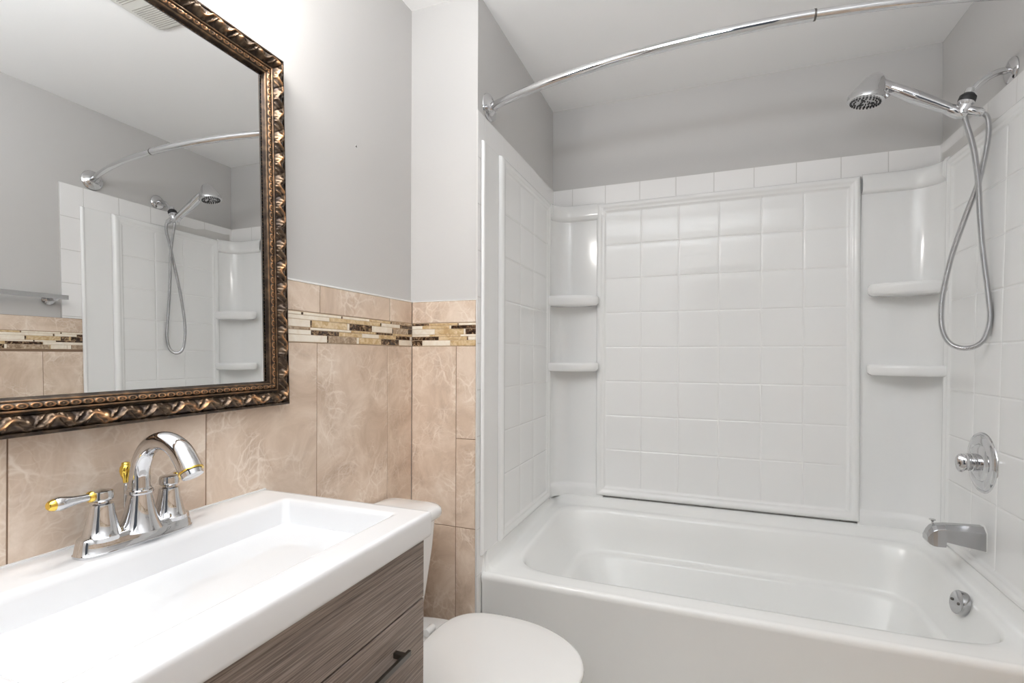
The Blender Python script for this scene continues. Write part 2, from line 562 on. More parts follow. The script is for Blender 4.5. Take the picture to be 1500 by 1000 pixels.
MM = [M['mo_dark'], M['mo_brown'], M['mo_tan'], M['mo_cream'], M['mo_grout']]
ret_rows = [[(13, MD), (2, MC), (32, MC), (2, MT), (28, MT)], [(33, MD), (33, MT), (1.5, MD), (9, MC)],
            [(22, MC), (37, MT), (18, MC)], [(28, MC), (34, MT), (2, MC), (12, MD)],
            [(13, MC), (33, MT), (2, MC), (29, MD)], [(21, MD), (34, MT), (1.5, MD), (20, MC)]]
obj('mosaic_band', mosaic(PRW, XL, -0.003, 3, ret_rows), MM, wr_, smooth=False)
a_l = join(mosaic(PLW, 0.9, YP + 0.0035, 5, [[(2.4, MD), (0.8, MC), (14, MC), (0.5, MD), (12, MB_), (1, MC), (11, MT), (10, MD), (8, MC)],
                                 [(12, MC), (11.5, MD), (11, MT), (9, MC), (1, MT), (9, MT), (9, MD), (1.5, MC)],
                                 [(9, MB_), (0.4, MD), (14, MC), (10, MT), (8, MD), (10, MT)],
                                 [(11, MC), (0.6, MD), (14, MT), (1, MC), (0.6, MD), (10, MD), (0.8, MC), (10, MC), (0.5, MD), (9, MB_), (2.5, MD)],
                                 [(2, MD), (0.7, MC), (13, MC), (20, MT), (0.5, MD), (9, MC), (6.5, MD)],
                                 [(7, MC), (0.6, MD), (13, MC), (0.5, MD), (11, MC), (10, MT), (0.5, MD), (11, MB_)]]),
           mosaic(PLW, YF, 0.9, 11))
obj('mosaic_band', a_l, MM, wl, smooth=False)
right_rows = [[(14, MB_), (4, MC), (15, MC), (1, MT), (36, MB_), (2, MC), (12, MD)][::-1],
              [(38, MC), (30, MD), (12, MT)][::-1], [(38, MC), (1.2, MD), (20, MC), (30, MD)],
              [(15, MD), (2, MT), (8, MD), (32, MT), (1.5, MD), (30, MC)][::-1],
              [(38, MC), (1, MD), (15, MC), (6, MD)], [(26, MT), (1.2, MD), (36, MC), (1.2, MD), (24, MC)]]
obj('mosaic_band', join(mosaic(lambda a, z, h: PXW(a, z + 0.01, h), 1.18, YSR, 8, right_rows),
                        mosaic(lambda a, z, h: PXW(a, z + 0.01, h), YF, 1.18, 9)), MM, wr, smooth=False)

# ---- white ceramic tile behind and above the tub surround
zt_rows = [ZT - 0.152 * k for k in range(0, 14) if ZT - 0.152 * k > 0]
def wtile(acuts, lo, hi, zlo, P):
    r = []
    zs = [z for z in zt_rows if z > zlo] + [zlo]
    for z1, z0 in zip(zs, zs[1:]):
        for a0, a1 in cuts(acuts, lo, hi):
            r.append((a0, a1, z0, z1))
    return tile_slab(r, P, thick=0.006, grout=0.0014, depth=0.0005, bev=0.0012)[0]
yjs = [1.53, 1.6855, 1.8425, 2.0, 2.158]
PLA = lambda a, z, h: (h - 0.002, a, z)
obj('white_tile', wtile(yjs, YP, YB, 0.3, PLA), [M['white_tile'], M['grout_white']], wr_, smooth=False)
PBA = lambda a, z, h: (a, YB + 0.002 - h, z)
wb = bpy.data.objects['wall_back']
obj('white_tile', wtile([0.0977 + 0.1572 * k for k in range(-1, 9)], -0.002, XR, 0.3, PBA), [M['white_tile'], M['grout_white']], wb, smooth=False)
def PRT(a, z, h): return (XR + 0.002 - lean(a, z) - h * 1.35, a, z)
obj('white_tile', join(wtile([1.53], 1.433, 1.53, ZBE, PRT), wtile(yjs, 1.53, YB, 0.3, PRT)), [M['white_tile'], M['grout_white']], wr, smooth=False)
# thin caulk beads: beige tile top on the left wall, paint corner
obj('caulk_line', join(box(XPAINT, XL + 0.001, YF, YP, ZBE - 0.001, ZBE + 0.0035)), M['caulk'], wl, smooth=False)
obj('caulk_line', box(XPAINT, -0.002, YP + 0.002, YP + 0.01, ZBE - 0.001, ZBE + 0.001), M['caulk'], wr_, smooth=False)

# ------------------------------------------------------------------ tub surround
SUR = thing('tub_surround', (0.762, YB - 0.02, 0.50), 'glossy white moulded tub surround with embossed square tile pattern around the bathtub', 'tub surround')
prof = [(0, 0.0), (0.001, 0.012), (0.003, 0.019), (0.007, 0.025), (0.012, 0.028), (0.018, 0.0285), (0.024, 0.026), (0.028, 0.022),
        (0.033, 0.0205), (0.038, 0.0200), (0.041, 0.0165), (0.045, 0.0130), (0.05, 0.0125)]
EDGE = [0, 0.0005, 0.001, 0.002, 0.003, 0.005, 0.007, 0.0095, 0.012, 0.015, 0.018, 0.021, 0.024, 0.026, 0.028, 0.031, 0.033, 0.036, 0.038, 0.0395, 0.041, 0.043, 0.045, 0.05]
GRV = [-0.006, -0.0045, -0.003, -0.0015, 0, 0.0015, 0.003, 0.0045, 0.006]
def samples(lo, hi, joints):
    s = set()
    for e in EDGE:
        s.add(round(lo + e, 5)); s.add(round(hi - e, 5))
    for j in joints:
        for gv in GRV: s.add(round(j + gv, 5))
    s = sorted(s)
    out = [s[0]]
    for x in s[1:]:
        while x - out[-1] > 0.05: out.append(out[-1] + 0.04)
        if x - out[-1] > 0.0002: out.append(x)
    return out
def groove(d): return 0.0022 * math.exp(-(d / 0.0028) ** 2)
def panel_h(a, z, a0, a1, z0, z1, ja, jz, scale=1.0):
    e = min(a - a0, a1 - a, z - z0, z1 - z)
    h = interp(prof, e) * scale
    if e > 0.044:
        gmax = 0
        for j in ja: gmax = max(gmax, groove(a - j))
        for j in jz: gmax = max(gmax, groove(z - j))
        h -= gmax
    return h
PZ0, PZ1 = 0.504, 1.862
jz = [0.7215, 0.879, 1.0365, 1.194, 1.3515, 1.509, 1.6665]
jx = [0.421, 0.583, 0.748, 0.911, 1.066]
us = samples(0.218, 1.262, jx); vs = samples(PZ0, PZ1, jz)
obj('back_panel', grid(us, vs, lambda a, z: (a, YB - 0.008 - panel_h(a, z, 0.218, 1.262, PZ0, PZ1, jx, jz), z), flip=False), M['acrylic'], SUR, angle=60)
# side units: flat flange then framed panel
jy = [1.846, 2.008]
def side(xf):
    a0, a1 = 1.636, 2.236
    us = samples(a0, a1, jy)
    us = [1.500, 1.5005, 1.501, 1.503, 1.505, 1.508, 1.511, 1.514, 1.520, 1.56, 1.60, 1.625, 1.630, 1.634] + us
    vs = samples(PZ0 - 0.012, PZ1, jz)
    def h(a, z):
        if a < a0:
            # flange with a rounded bead on its free edge
            f = interp([(1.500, 0.0), (1.5005, 0.006), (1.503, 0.010), (1.508, 0.0115), (1.511, 0.010), (1.514, 0.0065), (1.52, 0.006)], a)
            top = PZ1 - z; bot = z - (PZ0 - 0.012)
            return min(f, interp([(0, 0), (0.001, 0.005), (0.004, 0.012)], max(0, min(top, bot))))
        return 0.004 + panel_h(a, z, a0, a1, PZ0 - 0.012, PZ1, jy, jz, 0.62)
    return us, vs, h
us, vs, hf = side(None)
obj('side_panel', grid(us, vs, lambda a, z: (0.005 + hf(a, z), a, z), flip=True), M['acrylic'], SUR, angle=60)
obj('side_panel', grid(us, vs, lambda a, z: (XR - 0.007 - lean(a, z) - hf(a, z), a + 0.012 * (2.3 - a) / 0.8, z), flip=False), M['acrylic'], SUR, angle=60)

def corner(right):
    """quarter-round corner column with a bulging cap, a base band and two shelves"""
    path = [(0.012, 2.2278, 0, 0), (0.012, 2.228, 1, 0), (0.012, 2.242, 1, 0)]
    for k in range(0, 19):
        t = PI - (PI / 2) * k / 18
        path.append((0.104 + 0.092 * math.cos(t), 2.240 + 0.092 * math.sin(t), -math.cos(t), -math.sin(t)))
    path += [(0.14, 2.332, 0, -1), (0.18, 2.332, 0, -1), (0.252, 2.332, 0, -1)]
    def hh(z):
        cap = interp([(1.790, 0), (1.792, 0.010), (1.796, 0.016), (1.804, 0.020), (1.83, 0.021), (1.85, 0.019), (1.860, 0.014), (1.866, 0.006), (1.868, 0.0)], z) if z > 1.789 else 0
        base = interp([(0.490, 0.010), (0.50, 0.014), (0.53, 0.014), (0.542, 0.010), (0.550, 0.003), (0.556, 0.0)], z)
        return max(cap, base)
    zs = [0.490, 0.495, 0.50, 0.515, 0.53, 0.536, 0.542, 0.546, 0.55, 0.556, 0.7, 0.9, 1.1, 1.3, 1.5, 1.7, 1.78, 1.789, 1.790, 1.791, 1.792, 1.794, 1.796, 1.80, 1.804, 1.815, 1.83, 1.84, 1.85, 1.856, 1.860, 1.864, 1.866, 1.868]
    def pt(i, z):
        x, y, nx, ny = path[int(i)]
        h = hh(z)
        x, y = x + nx * h, y + ny * h
        if right: x = (XR - 0.014) - (x - 0.012) - lean(2.3, z) - 0.004
        return (x, y, z)
    o = obj('corner_column', grid(range(len(path)), zs, pt, flip=not right), M['acrylic'], SUR, angle=50)
    for zt, zb in ((1.428, 1.384), (1.122, 1.082)):
        # plan outline of the shelf
        out = [(x - nx * 0.001, y - ny * 0.001) for x, y, nx, ny in path[:-1]]
        fr = []
        P0, P1, P2, P3 = Vector((0.236, 2.272)), Vector((0.20, 2.225)), Vector((0.09, 2.190)), Vector((0.012, 2.205))
        for k in range(15):
            t = k / 14
            p = P0 * (1 - t) ** 3 + P1 * 3 * t * (1 - t) ** 2 + P2 * 3 * t * t * (1 - t) + P3 * t ** 3
            fr.append((p.x, p.y))
        out = out + [(0.236, 2.300)] + fr
        rings = []
        cx, cy = 0.10, 2.29
        for z, q in ((zb, 0.90), (zb + 0.004, 0.955), (zb + 0.012, 0.99), (zt - 0.012, 1.0), (zt - 0.004, 0.99), (zt, 0.955), (zt - 0.004, 0.88)):
            rg = []
            for k, (x, y) in enumerate(out):
                if k >= len(path) - 1:
                    x, y = cx + (x - cx) * q, cy + (y - cy) * q
                if right: x = (XR - 0.014) - (x - 0.012) - lean(2.3, z) - 0.004
                rg.append((x, y, z))
            rings.append(rg[::-1] if right else rg)
        obj('shelf', loft(rings), M['acrylic'], SUR, angle=50)
corner(False); corner(True)

# ------------------------------------------------------------------ bathtub
TUB = thing('bathtub', (0.75, 1.92, 0.0), 'white alcove bathtub with flat apron below the tub surround', 'bathtub')
def zd(y): return 0.437 + 0.026 * min(1, max(0, (y - 1.56) / 0.62))
N = 400
def zfl(zw, zf):
    return lambda x, y: zf if y < 1.522 else (zf + (zw - zf) * min(1, (y - 1.522) / 0.004))
rings = [
    sring(0.003, 1.482, 1.509, 2.334, 0.0, 90, N),
    sring(0.003, 1.482, 1.506, 2.334, 0.40, 90, N),
    sring(0.003, 1.482, 1.500, 2.334, 0.415, 90, N),
    sring(0.003, 1.482, 1.500, 2.334, lambda x, y: 0.425 if y < 1.52 else 0.49, 90, N),
    sring(0.004, 1.481, 1.5025, 2.333, zfl(0.497, 0.432), 90, N),
    sring(0.008, 1.477, 1.507, 2.326, zfl(0.499, 0.436), 90, N),
    sring(0.014, 1.470, 1.512, 2.314, zfl(0.496, 0.4372), 80, N),
    sring(0.020, 1.462, 1.515, 2.300, lambda x, y: zd(y) + (0.022 if y > 1.525 else 0), 60, N),
    sring(0.028, 1.455, 1.520, 2.288, lambda x, y: zd(y) + (0.007 if y > 1.53 else 0), 50, N),
    sring(0.040, 1.447, 1.528, 2.278, lambda x, y: zd(y) + 0.001, 30, N),
    sring(0.074, 1.438, 1.560, 2.268, lambda x, y: zd(y) + 0.001, 10, N),
    sring(0.084, 1.430, 1.574, 2.260, lambda x, y: zd(y) - 0.001, 8, N),
    sring(0.090, 1.424, 1.581, 2.254, lambda x, y: zd(y) - 0.006, 8, N),
    sring(0.095, 1.419, 1.586, 2.249, lambda x, y: zd(y) - 0.016, 8, N),
    sring(0.130, 1.400, 1.600, 2.232, lambda x, y: zd(y) - 0.085, 7.5, N),
    sring(0.170, 1.384, 1.610, 2.216, 0.302, 7, N),
    sring(0.178, 1.380, 1.613, 2.211, 0.292, 7, N),
    sring(0.188, 1.373, 1.618, 2.202, 0.287, 7, N),
    sring(0.198, 1.366, 1.624, 2.193, 0.284, 7, N),
    sring(0.206, 1.361, 1.629, 2.187, 0.274, 7, N),
    sring(0.300, 1.325, 1.66, 2.15, 0.15, 6.5, N),
    sring(0.330, 1.31, 1.68, 2.13, 0.115, 6, N),
    sring(0.40, 1.26, 1.73, 2.07, 0.093, 5, N),
    sring(0.70, 0.95, 1.86, 1.96, 0.088, 4, N)]
TS = obj('tub_shell', loft(rings, cap0=False), M['tub'], TUB, angle=50)
# overflow plate on the drain end
oc = Vector((1.400, 1.868, 0.4235)); on_ = Vector((-1, -0.10, 0.25)).normalized()
ovp = obj('overflow_plate', lathe([(0.0, -0.012), (0.034, -0.012), (0.0345, 0.004), (0.033, 0.007), (0.029, 0.009), (0.0, 0.010)], oc, on_, 36), M['chrome_dull'], TUB)
sg = []
u_, v_, d_ = frame_of(on_)
for s in (-1, 1):
    c = oc + (u_ * s * 0.017)
    sg.append(lathe([(0.0, 0.008), (0.0042, 0.008), (0.0042, 0.0115), (0.003, 0.0125), (0, 0.0125)], c, on_, 14))
for g in sg: obj('screw', g, M['nickel'], ovp)
obj('drain', lathe([(0.0, 0.0), (0.034, 0.0), (0.034, 0.004), (0.028, 0.006), (0.012, 0.004), (0.012, 0.012), (0, 0.014)], (1.18, 1.91, 0.089), (0, 0, 1), 30), M['chrome_dull'], TUB)

# ------------------------------------------------------------------ tub spout
SP = thing('tub_spout', (1.488, 1.93, 0.607), 'chrome tub spout with diverter knob low on the surround wall', 'tub spout')
def sect(x, z0, z1, w, ch):
    y = 1.93; h = w / 2
    return [(x, y - h, z0), (x, y - h, z1 - ch), (x, y - h + ch, z1), (x, y + h - ch, z1), (x, y + h, z1 - ch), (x, y + h, z0)]
xw = XR - 0.007 - lean(1.93, 0.607) - 0.0085
secs = [(xw + 0.004, 0.572, 0.641, 0.056, 0.016), (xw - 0.008, 0.572, 0.641, 0.056, 0.016), (1.42, 0.580, 0.639, 0.052, 0.014), (1.385, 0.586, 0.637, 0.050, 0.012), (1.3835, 0.570, 0.6365, 0.050, 0.012),
        (1.362, 0.569, 0.633, 0.049, 0.012), (1.352, 0.570, 0.627, 0.048, 0.012), (1.343, 0.575, 0.615, 0.045, 0.012), (1.338, 0.582, 0.602, 0.040, 0.008)]
obj('spout_body', loft([sect(*s) for s in secs], True, True), M['chrome_dull'], SP, smooth=False, bevel=0.0012)
obj('diverter_knob', lathe([(0.0, -0.003), (0.0028, -0.003), (0.0028, 0.007), (0.0045, 0.009), (0.0085, 0.012), (0.0085, 0.014), (0.006, 0.0155), (0, 0.016)], (1.3565, 1.93, 0.633), (0, 0, 1), 20), M['chrome'], SP)
obj('caulk', loft([[(x, 1.93 + (y - 1.93) * k, 0.607 + (z - 0.607) * k) for (x, y, z) in sect(x0, 0.572, 0.641, 0.056, 0.016)] for x0, k in ((xw + 0.006, 1.17), (xw - 0.003, 1.15), (xw - 0.006, 1.03))]), M['caulk'], SP, angle=40)

# ------------------------------------------------------------------ shower valve
xv = XR - 0.007 - lean(1.94, 0.83) - 0.009
VA = thing('shower_valve', (xv, 1.943, 0.830), 'round chrome shower valve with single lever on the surround wall above the spout', 'shower valve')
va = Vector((xv, 1.943, 0.830)); ax = Vector((-1, 0, 0))
obj('escutcheon', lathe([(0.0, -0.006), (0.092, -0.006), (0.093, 0.002), (0.091, 0.006), (0.087, 0.008), (0.084, 0.006), (0.080, 0.010), (0.076, 0.0125), (0.060, 0.014), (0.056, 0.011), (0.052, 0.015), (0.040, 0.019), (0.030, 0.020), (0, 0.020)], va, ax, 64), M['chrome'], VA)
hd = obj('valve_sleeve', lathe([(0.0, 0.016), (0.027, 0.016), (0.027, 0.032), (0.0255, 0.034), (0.0255, 0.036), (0.0265, 0.038), (0.0265, 0.046), (0.022, 0.049), (0, 0.049)], va, ax, 40), M['chrome'], VA)
def lever_ring(x, r, dz, dy, s):
    return [(x, va.y + dy + r * s * math.cos(2 * PI * k / 24), va.z + dz + r * math.sin(2 * PI * k / 24)) for k in range(24)]
rg = [lever_ring(xv - 0.044, 0.022, 0.0, 0, 1), lever_ring(xv - 0.049, 0.026, -0.002, 0, 0.75), lever_ring(xv - 0.055, 0.029, -0.004, -0.002, 0.55),
      lever_ring(xv - 0.062, 0.027, -0.004, -0.003, 0.45), lever_ring(xv - 0.068, 0.020, -0.002, -0.003, 0.40), lever_ring(xv - 0.071, 0.010, 0, -0.003, 0.35)]
obj('valve_handle', loft(rg), M['chrome'], VA, angle=60)

# ------------------------------------------------------------------ shower arm, bracket, hand shower with hose
SA = thing('shower_holder', (1.524, 1.885, 1.985), 'curved chrome shower arm high and bracket with black nut, high on the right wall', 'shower holder')
obj('wall_flange', lathe([(0.0, 0.0), (0.037, 0.0), (0.037, 0.003), (0.034, 0.007), (0.022, 0.011), (0.014, 0.013), (0, 0.013)], (1.526, 1.885, 1.987), (-1, 0, 0), 40), M['chrome'], SA)
obj('arm_pipe', tube(spline([(1.523, 1.885, 1.988), (1.50, 1.885, 1.9895), (1.475, 1.886, 1.981), (1.455, 1.887, 1.966), (1.440, 1.889, 1.950), (1.430, 1.891, 1.938)], 6), 0.0098, 20), M['chrome'], SA)
nd = Vector((-0.30, 0.03, -0.95)).normalized()
nb = Vector((1.430, 1.892, 1.942))
obj('arm_collar', lathe([(0, -0.012), (0.0125, -0.012), (0.0135, -0.004), (0.0125, 0.006), (0, 0.006)], nb, nd, 24), M['chrome'], SA)
obj('pivot_nut', lathe([(0, 0.002), (0.014, 0.002), (0.021, 0.010), (0.0215, 0.024), (0.020, 0.027), (0, 0.027)], nb, nd, 24), M['black'], SA)
brk = obj('bracket', join(lathe([(0, 0.026), (0.0205, 0.026), (0.0205, 0.031), (0.016, 0.036), (0.015, 0.05), (0.012, 0.060), (0, 0.062)], nb, nd, 24)), M['chrome'], SA)
# cradle that grips the wand
hdir = Vector((1.3104 - 1.412, 0.012, 1.9592 - 1.889)).normalized()
obj('cradle', tube([(1.425, 1.899, 1.879), (1.412, 1.900, 1.888), (1.396, 1.902, 1.899), (1.384, 1.903, 1.907)], [0.010, 0.0175, 0.0175, 0.0165], 20), M['chrome'], SA, angle=40)
obj('hose_outlet', tube([(1.405, 1.897, 1.900), (1.424, 1.895, 1.895), (1.428, 1.894, 1.893), (1.456, 1.892, 1.880), (1.462, 1.892, 1.877)], [0.011, 0.011, 0.0125, 0.0125, 0.010], 20), M['chrome'], SA, angle=40)

HS = thing('hand_shower', (1.412, 1.90, 1.888), 'chrome hand shower head on long wand, resting in the wall bracket with a looped hose', 'shower head')
wand_pts = spline([(1.418, 1.899, 1.882), (1.392, 1.902, 1.902), (1.350, 1.907, 1.931), (1.305, 1.911, 1.961), (1.262, 1.912, 1.990), (1.236, 1.912, 2.006), (1.205, 1.912, 2.022)], 8)
def wr_rad(t):
    return interp([(0, 0.0130), (0.16, 0.0145), (0.165, 0.0165), (0.30, 0.0195), (0.5, 0.0225), (0.66, 0.0205), (0.80, 0.0180), (0.81, 0.0165), (0.83, 0.0185), (1.0, 0.025)], t)
obj('wand', tube(wand_pts, wr_rad, 28, sq=(1.0, 0.88)), M['chrome'], HS, angle=50)
hc = Vector((1.172, 1.91, 1.970)); hn = Vector((0.16, -0.03, 1)).normalized()
shp = []
for r, h, sh in ((0.046, 0.0, 0), (0.0515, 0.002, 0), (0.0525, 0.010, 0), (0.0515, 0.018, 0), (0.049, 0.0215, 0.001), (0.0455, 0.030, 0.005), (0.0385, 0.046, 0.012), (0.031, 0.062, 0.019), (0.0235, 0.075, 0.024), (0.015, 0.082, 0.027), (0.006, 0.085, 0.028)):
    c = hc + hn * h + Vector((sh * 0.62, 0, 0)); uu, vv, dd = frame_of(hn)
    shp.append([tuple(c + uu * (r * math.cos(2 * PI * k / 48)) + vv * (r * math.sin(2 * PI * k / 48))) for k in range(48)])
obj('head_shell', loft(shp), M['chrome'], HS, angle=50)
u_, v_, d_ = frame_of(hn)
fp = obj('spray_face', lathe([(0, -0.0035), (0.036, -0.0035), (0.043, -0.001), (0.046, 0.003), (0.0, 0.003)], hc, hn, 40), M['chrome_dull'], HS)
noz = []
for r, n, s in ((0.040, 26, 0.0028), (0.031, 18, 0.0024), (0.020, 3, 0.0058), (0.012, 10, 0.002)):
    for k in range(n):
        a = 2 * PI * k / n
        c = hc + u_ * (r * math.cos(a)) + v_ * (r * math.sin(a))
        noz.append(lathe([(0, -0.0060), (s * 0.8, -0.0060), (s, -0.0045), (s, 0.001), (0, 0.001)], c, hn, 8))
obj('spray_nozzles', join(*noz), M['black'], HS, smooth=False)
obj('spray_dial', tube([(1.222, 1.893, 1.976), (1.227, 1.893, 1.968)], 0.008, 14), M['chrome_dull'], HS)
# hose: from the wand end down, around the loop and back up to the outlet
hp = [(1.4200, 1.898, 1.8800), (1.4283, 1.905, 1.8552), (1.4450, 1.905, 1.7794), (1.4555, 1.903, 1.6784), (1.4610, 1.905, 1.5704), (1.4680, 1.905, 1.4669),
      (1.4805, 1.905, 1.3428), (1.4850, 1.905, 1.2607), (1.4700, 1.910, 1.2000), (1.4345, 1.917, 1.1789), (1.3962, 1.920, 1.1936), (1.3758, 1.92, 1.2422),
      (1.3756, 1.922, 1.3265), (1.3971, 1.922, 1.4514), (1.4317, 1.924, 1.5739), (1.4640, 1.925, 1.678), (1.4790, 1.915, 1.7742), (1.4790, 1.900, 1.8261), (1.4720, 1.893, 1.8640), (1.4600, 1.892, 1.8780)]
hs = spline(hp, 60)
# re-space evenly
ev = [hs[0]]; step = 0.0009
acc = 0
for a, b in zip(hs, hs[1:]):
    L_ = (b - a).length
    while acc + L_ >= step:
        t = (step - acc) / L_
        a = a.lerp(b, t); ev.append(a.copy()); L_ = (b - a).length; acc = 0
    acc += L_
rads = [0.0068 + (0.0010 if (i // 2) % 2 else -0.0009) for i in range(len(ev))]
obj('hose', tube(ev, rads, 12), M['hose'], HS, angle=80)

# ------------------------------------------------------------------ shower curtain rod
RD = thing('curtain_rod', (0.762, 1.568, 2.0), 'curved chrome shower curtain rod spanning the tub alcove below the ceiling', 'curtain rod')
def rodp(x):
    k = (x - 0.762) / 0.762
    return (x, 1.568 - 0.128 * (1 - abs(k) ** 2.2), 1.998 + 0.012 * max(0, 1 - k * k))
xs1 = [0.012 + (0.947 - 0.012) * k / 50 for k in range(51)]
xs2 = [0.935 + (XR - 0.012 - 0.935) * k / 35 for k in range(36)]
obj('rod_sleeve', tube([rodp(x) for x in xs1], 0.0135, 24), M['chrome'], RD, angle=50)
obj('rod_tube', tube([rodp(x) for x in xs2], 0.0118, 24), M['chrome'], RD, angle=50)
obj('joint_ring', tube([rodp(x) for x in (0.9462, 0.9485, 0.951)], 0.0140, 24), M['nickel'], RD, angle=50)
fl = [(0.0, -0.001), (0.045, -0.001), (0.046, 0.003), (0.0445, 0.006), (0.037, 0.010), (0.034, 0.0105), (0.024, 0.016), (0.018, 0.022), (0.0165, 0.024), (0.0165, 0.034), (0.0, 0.034)]
obj('rod_flange', lathe(fl, (-0.001, 1.570, 2.001), Vector((1, -0.12, 0)), 40), M['chrome'], RD)
obj('rod_flange', lathe(fl, (XR + 0.001, 1.570, 2.001), Vector((-1, -0.12, 0)), 40), M['chrome'], RD)

# ------------------------------------------------------------------ towel bar on the right wall (seen in the mirror)
TB = thing('towel_bar', (1.52, 1.38, 1.42), 'square chrome towel bar on the grey right wall above beige tile, seen in the mirror', 'towel bar')
xt = XR + 0.002 - lean(1.3, 1.42)
for yy in (1.385, 0.80):
    xw2 = XR + 0.002 - lean(yy, 1.42)
    obj('wall_post', lathe([(0, -0.001), (0.024, -0.001), (0.025, 0.006), (0.020, 0.010), (0.011, 0.013), (0.011, 0.056), (0, 0.056)], (xw2, yy, 1.414), (-1, 0, 0), 28), M['chrome'], TB)
obj('bar', box(xt - 0.066, xt - 0.050, 0.765, 1.428, 1.412, 1.432), M['chrome'], TB, smooth=False, bevel=0.001)

# ------------------------------------------------------------------ ceiling vent
VX0, VX1, VY0, VY1 = 0.375, 0.650, 0.995, 1.270
VE = thing('ceiling_vent', ((VX0 + VX1) / 2, (VY0 + VY1) / 2, ZC), 'off-white louvred exhaust vent cover in the ceiling, seen at the mirror top', 'vent')
rings = [sring(VX0, VX1, VY0, VY1, ZC + 0.001, 14, 96), sring(VX0 + 0.004, VX1 - 0.004, VY0 + 0.004, VY1 - 0.004, ZC - 0.006, 14, 96),
         sring(VX0 + 0.014, VX1 - 0.014, VY0 + 0.014, VY1 - 0.014, ZC - 0.013, 14, 96), sring(VX0 + 0.022, VX1 - 0.022, VY0 + 0.022, VY1 - 0.022, ZC - 0.014, 20, 96)]
obj('grille_cover', loft(rings), M['vent'], VE, angle=40)
sl = []
for half in (0, 1):
    y0 = VY0 + 0.026 if half == 0 else (VY0 + VY1) / 2 + 0.012
    y1 = (VY0 + VY1) / 2 - 0.012 if half == 0 else VY1 - 0.026
    nsl = 12
    for k in range(nsl):
        ya = y0 + (y1 - y0) * (k + 0.5) / nsl
        sl.append(box(VX0 + 0.030, VX1 - 0.030, ya - 0.0014, ya + 0.0014, ZC - 0.0148, ZC - 0.0138))
obj('vent_slots', join(*sl), M['ventdark'], VE, smooth=False)

# ------------------------------------------------------------------ framed mirror
MTY, MTZ, XM = 0.0192, 0.0054, -0.2400
MIR = thing('framed_mirror', (-0.24, 0.545, 1.03), 'wall mirror in a carved antique bronze frame above the sink', 'mirror')
FY0, FY1, FZ0, FZ1 = 0.190, 0.911, 1.030, 1.8405
def mplace(y, z, h):
    """h = distance in front of the glass plane"""
    k = (z - FZ0) / (FZ1 - FZ0)
    yy = y + (0.009 - 0.018 * k) * (y - FY0) / (FY1 - FY0)
    zz = z + 0.005 * (y - FY0) / (FY1 - FY0) * (1 - k)
    return (XM + h - MTY * (yy - 0.8) - MTZ * (zz - 1.45), yy, zz)
W = 0.057
fprof = [(0, 0.0125), (0.001, 0.0145), (0.003, 0.016), (0.006, 0.0165), (0.012, 0.0215), (0.018, 0.0240), (0.024, 0.0225), (0.030, 0.0170), (0.033, 0.0135),
         (0.0345, 0.0130), (0.036, 0.0155), (0.0375, 0.0160), (0.039, 0.0140), (0.0395, 0.0115), (0.041, 0.0130), (0.0445, 0.0145), (0.048, 0.0130), (0.0495, 0.0105),
         (0.051, 0.0110), (0.0525, 0.0105), (0.055, 0.0050), (0.057, 0.0015)]
def ridge(d, w): return math.exp(-(d / w) ** 2)
def relief(s, t):
    if 0.005 < t < 0.0325:
        v = (t - 0.0188) / 0.0138
        u = s / 0.050
        f = u - math.floor(u); c = math.floor(u)
        env = max(0, 1 - v * v) ** 0.5
        r = 0
        # swelling acanthus leaf: a curling stem and three ribs that fan out of it
        stem = 0.55 * math.sin(2 * PI * u)
        r = max(r, 0.95 * ridge(v - stem, 0.22))
        for k in range(4):
            f0 = 0.10 + 0.22 * k
            sg = 1 if math.cos(2 * PI * f0) > 0 else -1
            x = (f - f0) * 3.4 - 0.75 * (v - 0.2 * sg) * sg - 0.35 * v * v
            r = max(r, 0.85 * ridge(x, 0.17) * (0.55 + 0.45 * abs(v)))
        # round bud at each period
        r = max(r, 1.15 * ridge(math.hypot((f - 0.5) * 3.6, v * 1.1 - 0.1), 0.42))
        r -= 0.25 * ridge((f - 0.80) * 5 + v, 0.2)
        return r * env
    if 0.0398 < t < 0.0492:
        v = (t - 0.0445) / 0.0047
        u = s / 0.0165; f = u - math.floor(u)
        d = abs(math.hypot((f - 0.5) * 2.0, v * 0.95) - 0.72)
        r = ridge(d, 0.17)
        r = max(r, 0.7 * ridge(math.hypot((f - 0.5) * 2.2, v), 0.24))
        return 0.9 * r * max(0, 1 - v * v) ** 0.3
    return 0
tsamp = [0, 0.0005, 0.001, 0.003, 0.005] + [0.006 + 0.0011 * k for k in range(25)] + [0.0335, 0.0345, 0.0352, 0.036, 0.0368, 0.0376, 0.0384, 0.039, 0.0395, 0.0403, 0.0412, 0.0421, 0.043, 0.0439, 0.0448, 0.0457, 0.0466, 0.0475, 0.0484, 0.0492, 0.050, 0.051, 0.0518, 0.0525, 0.054, 0.055, 0.0562, 0.057]
V, F, A = [], [], []
sides = [((FY0, FZ0), (1, 0), (0, 1), FY1 - FY0), ((FY1, FZ0), (0, 1), (-1, 0), FZ1 - FZ0), ((FY1, FZ1), (-1, 0), (0, -1), FY1 - FY0), ((FY0, FZ1), (0, -1), (1, 0), FZ1 - FZ0)]
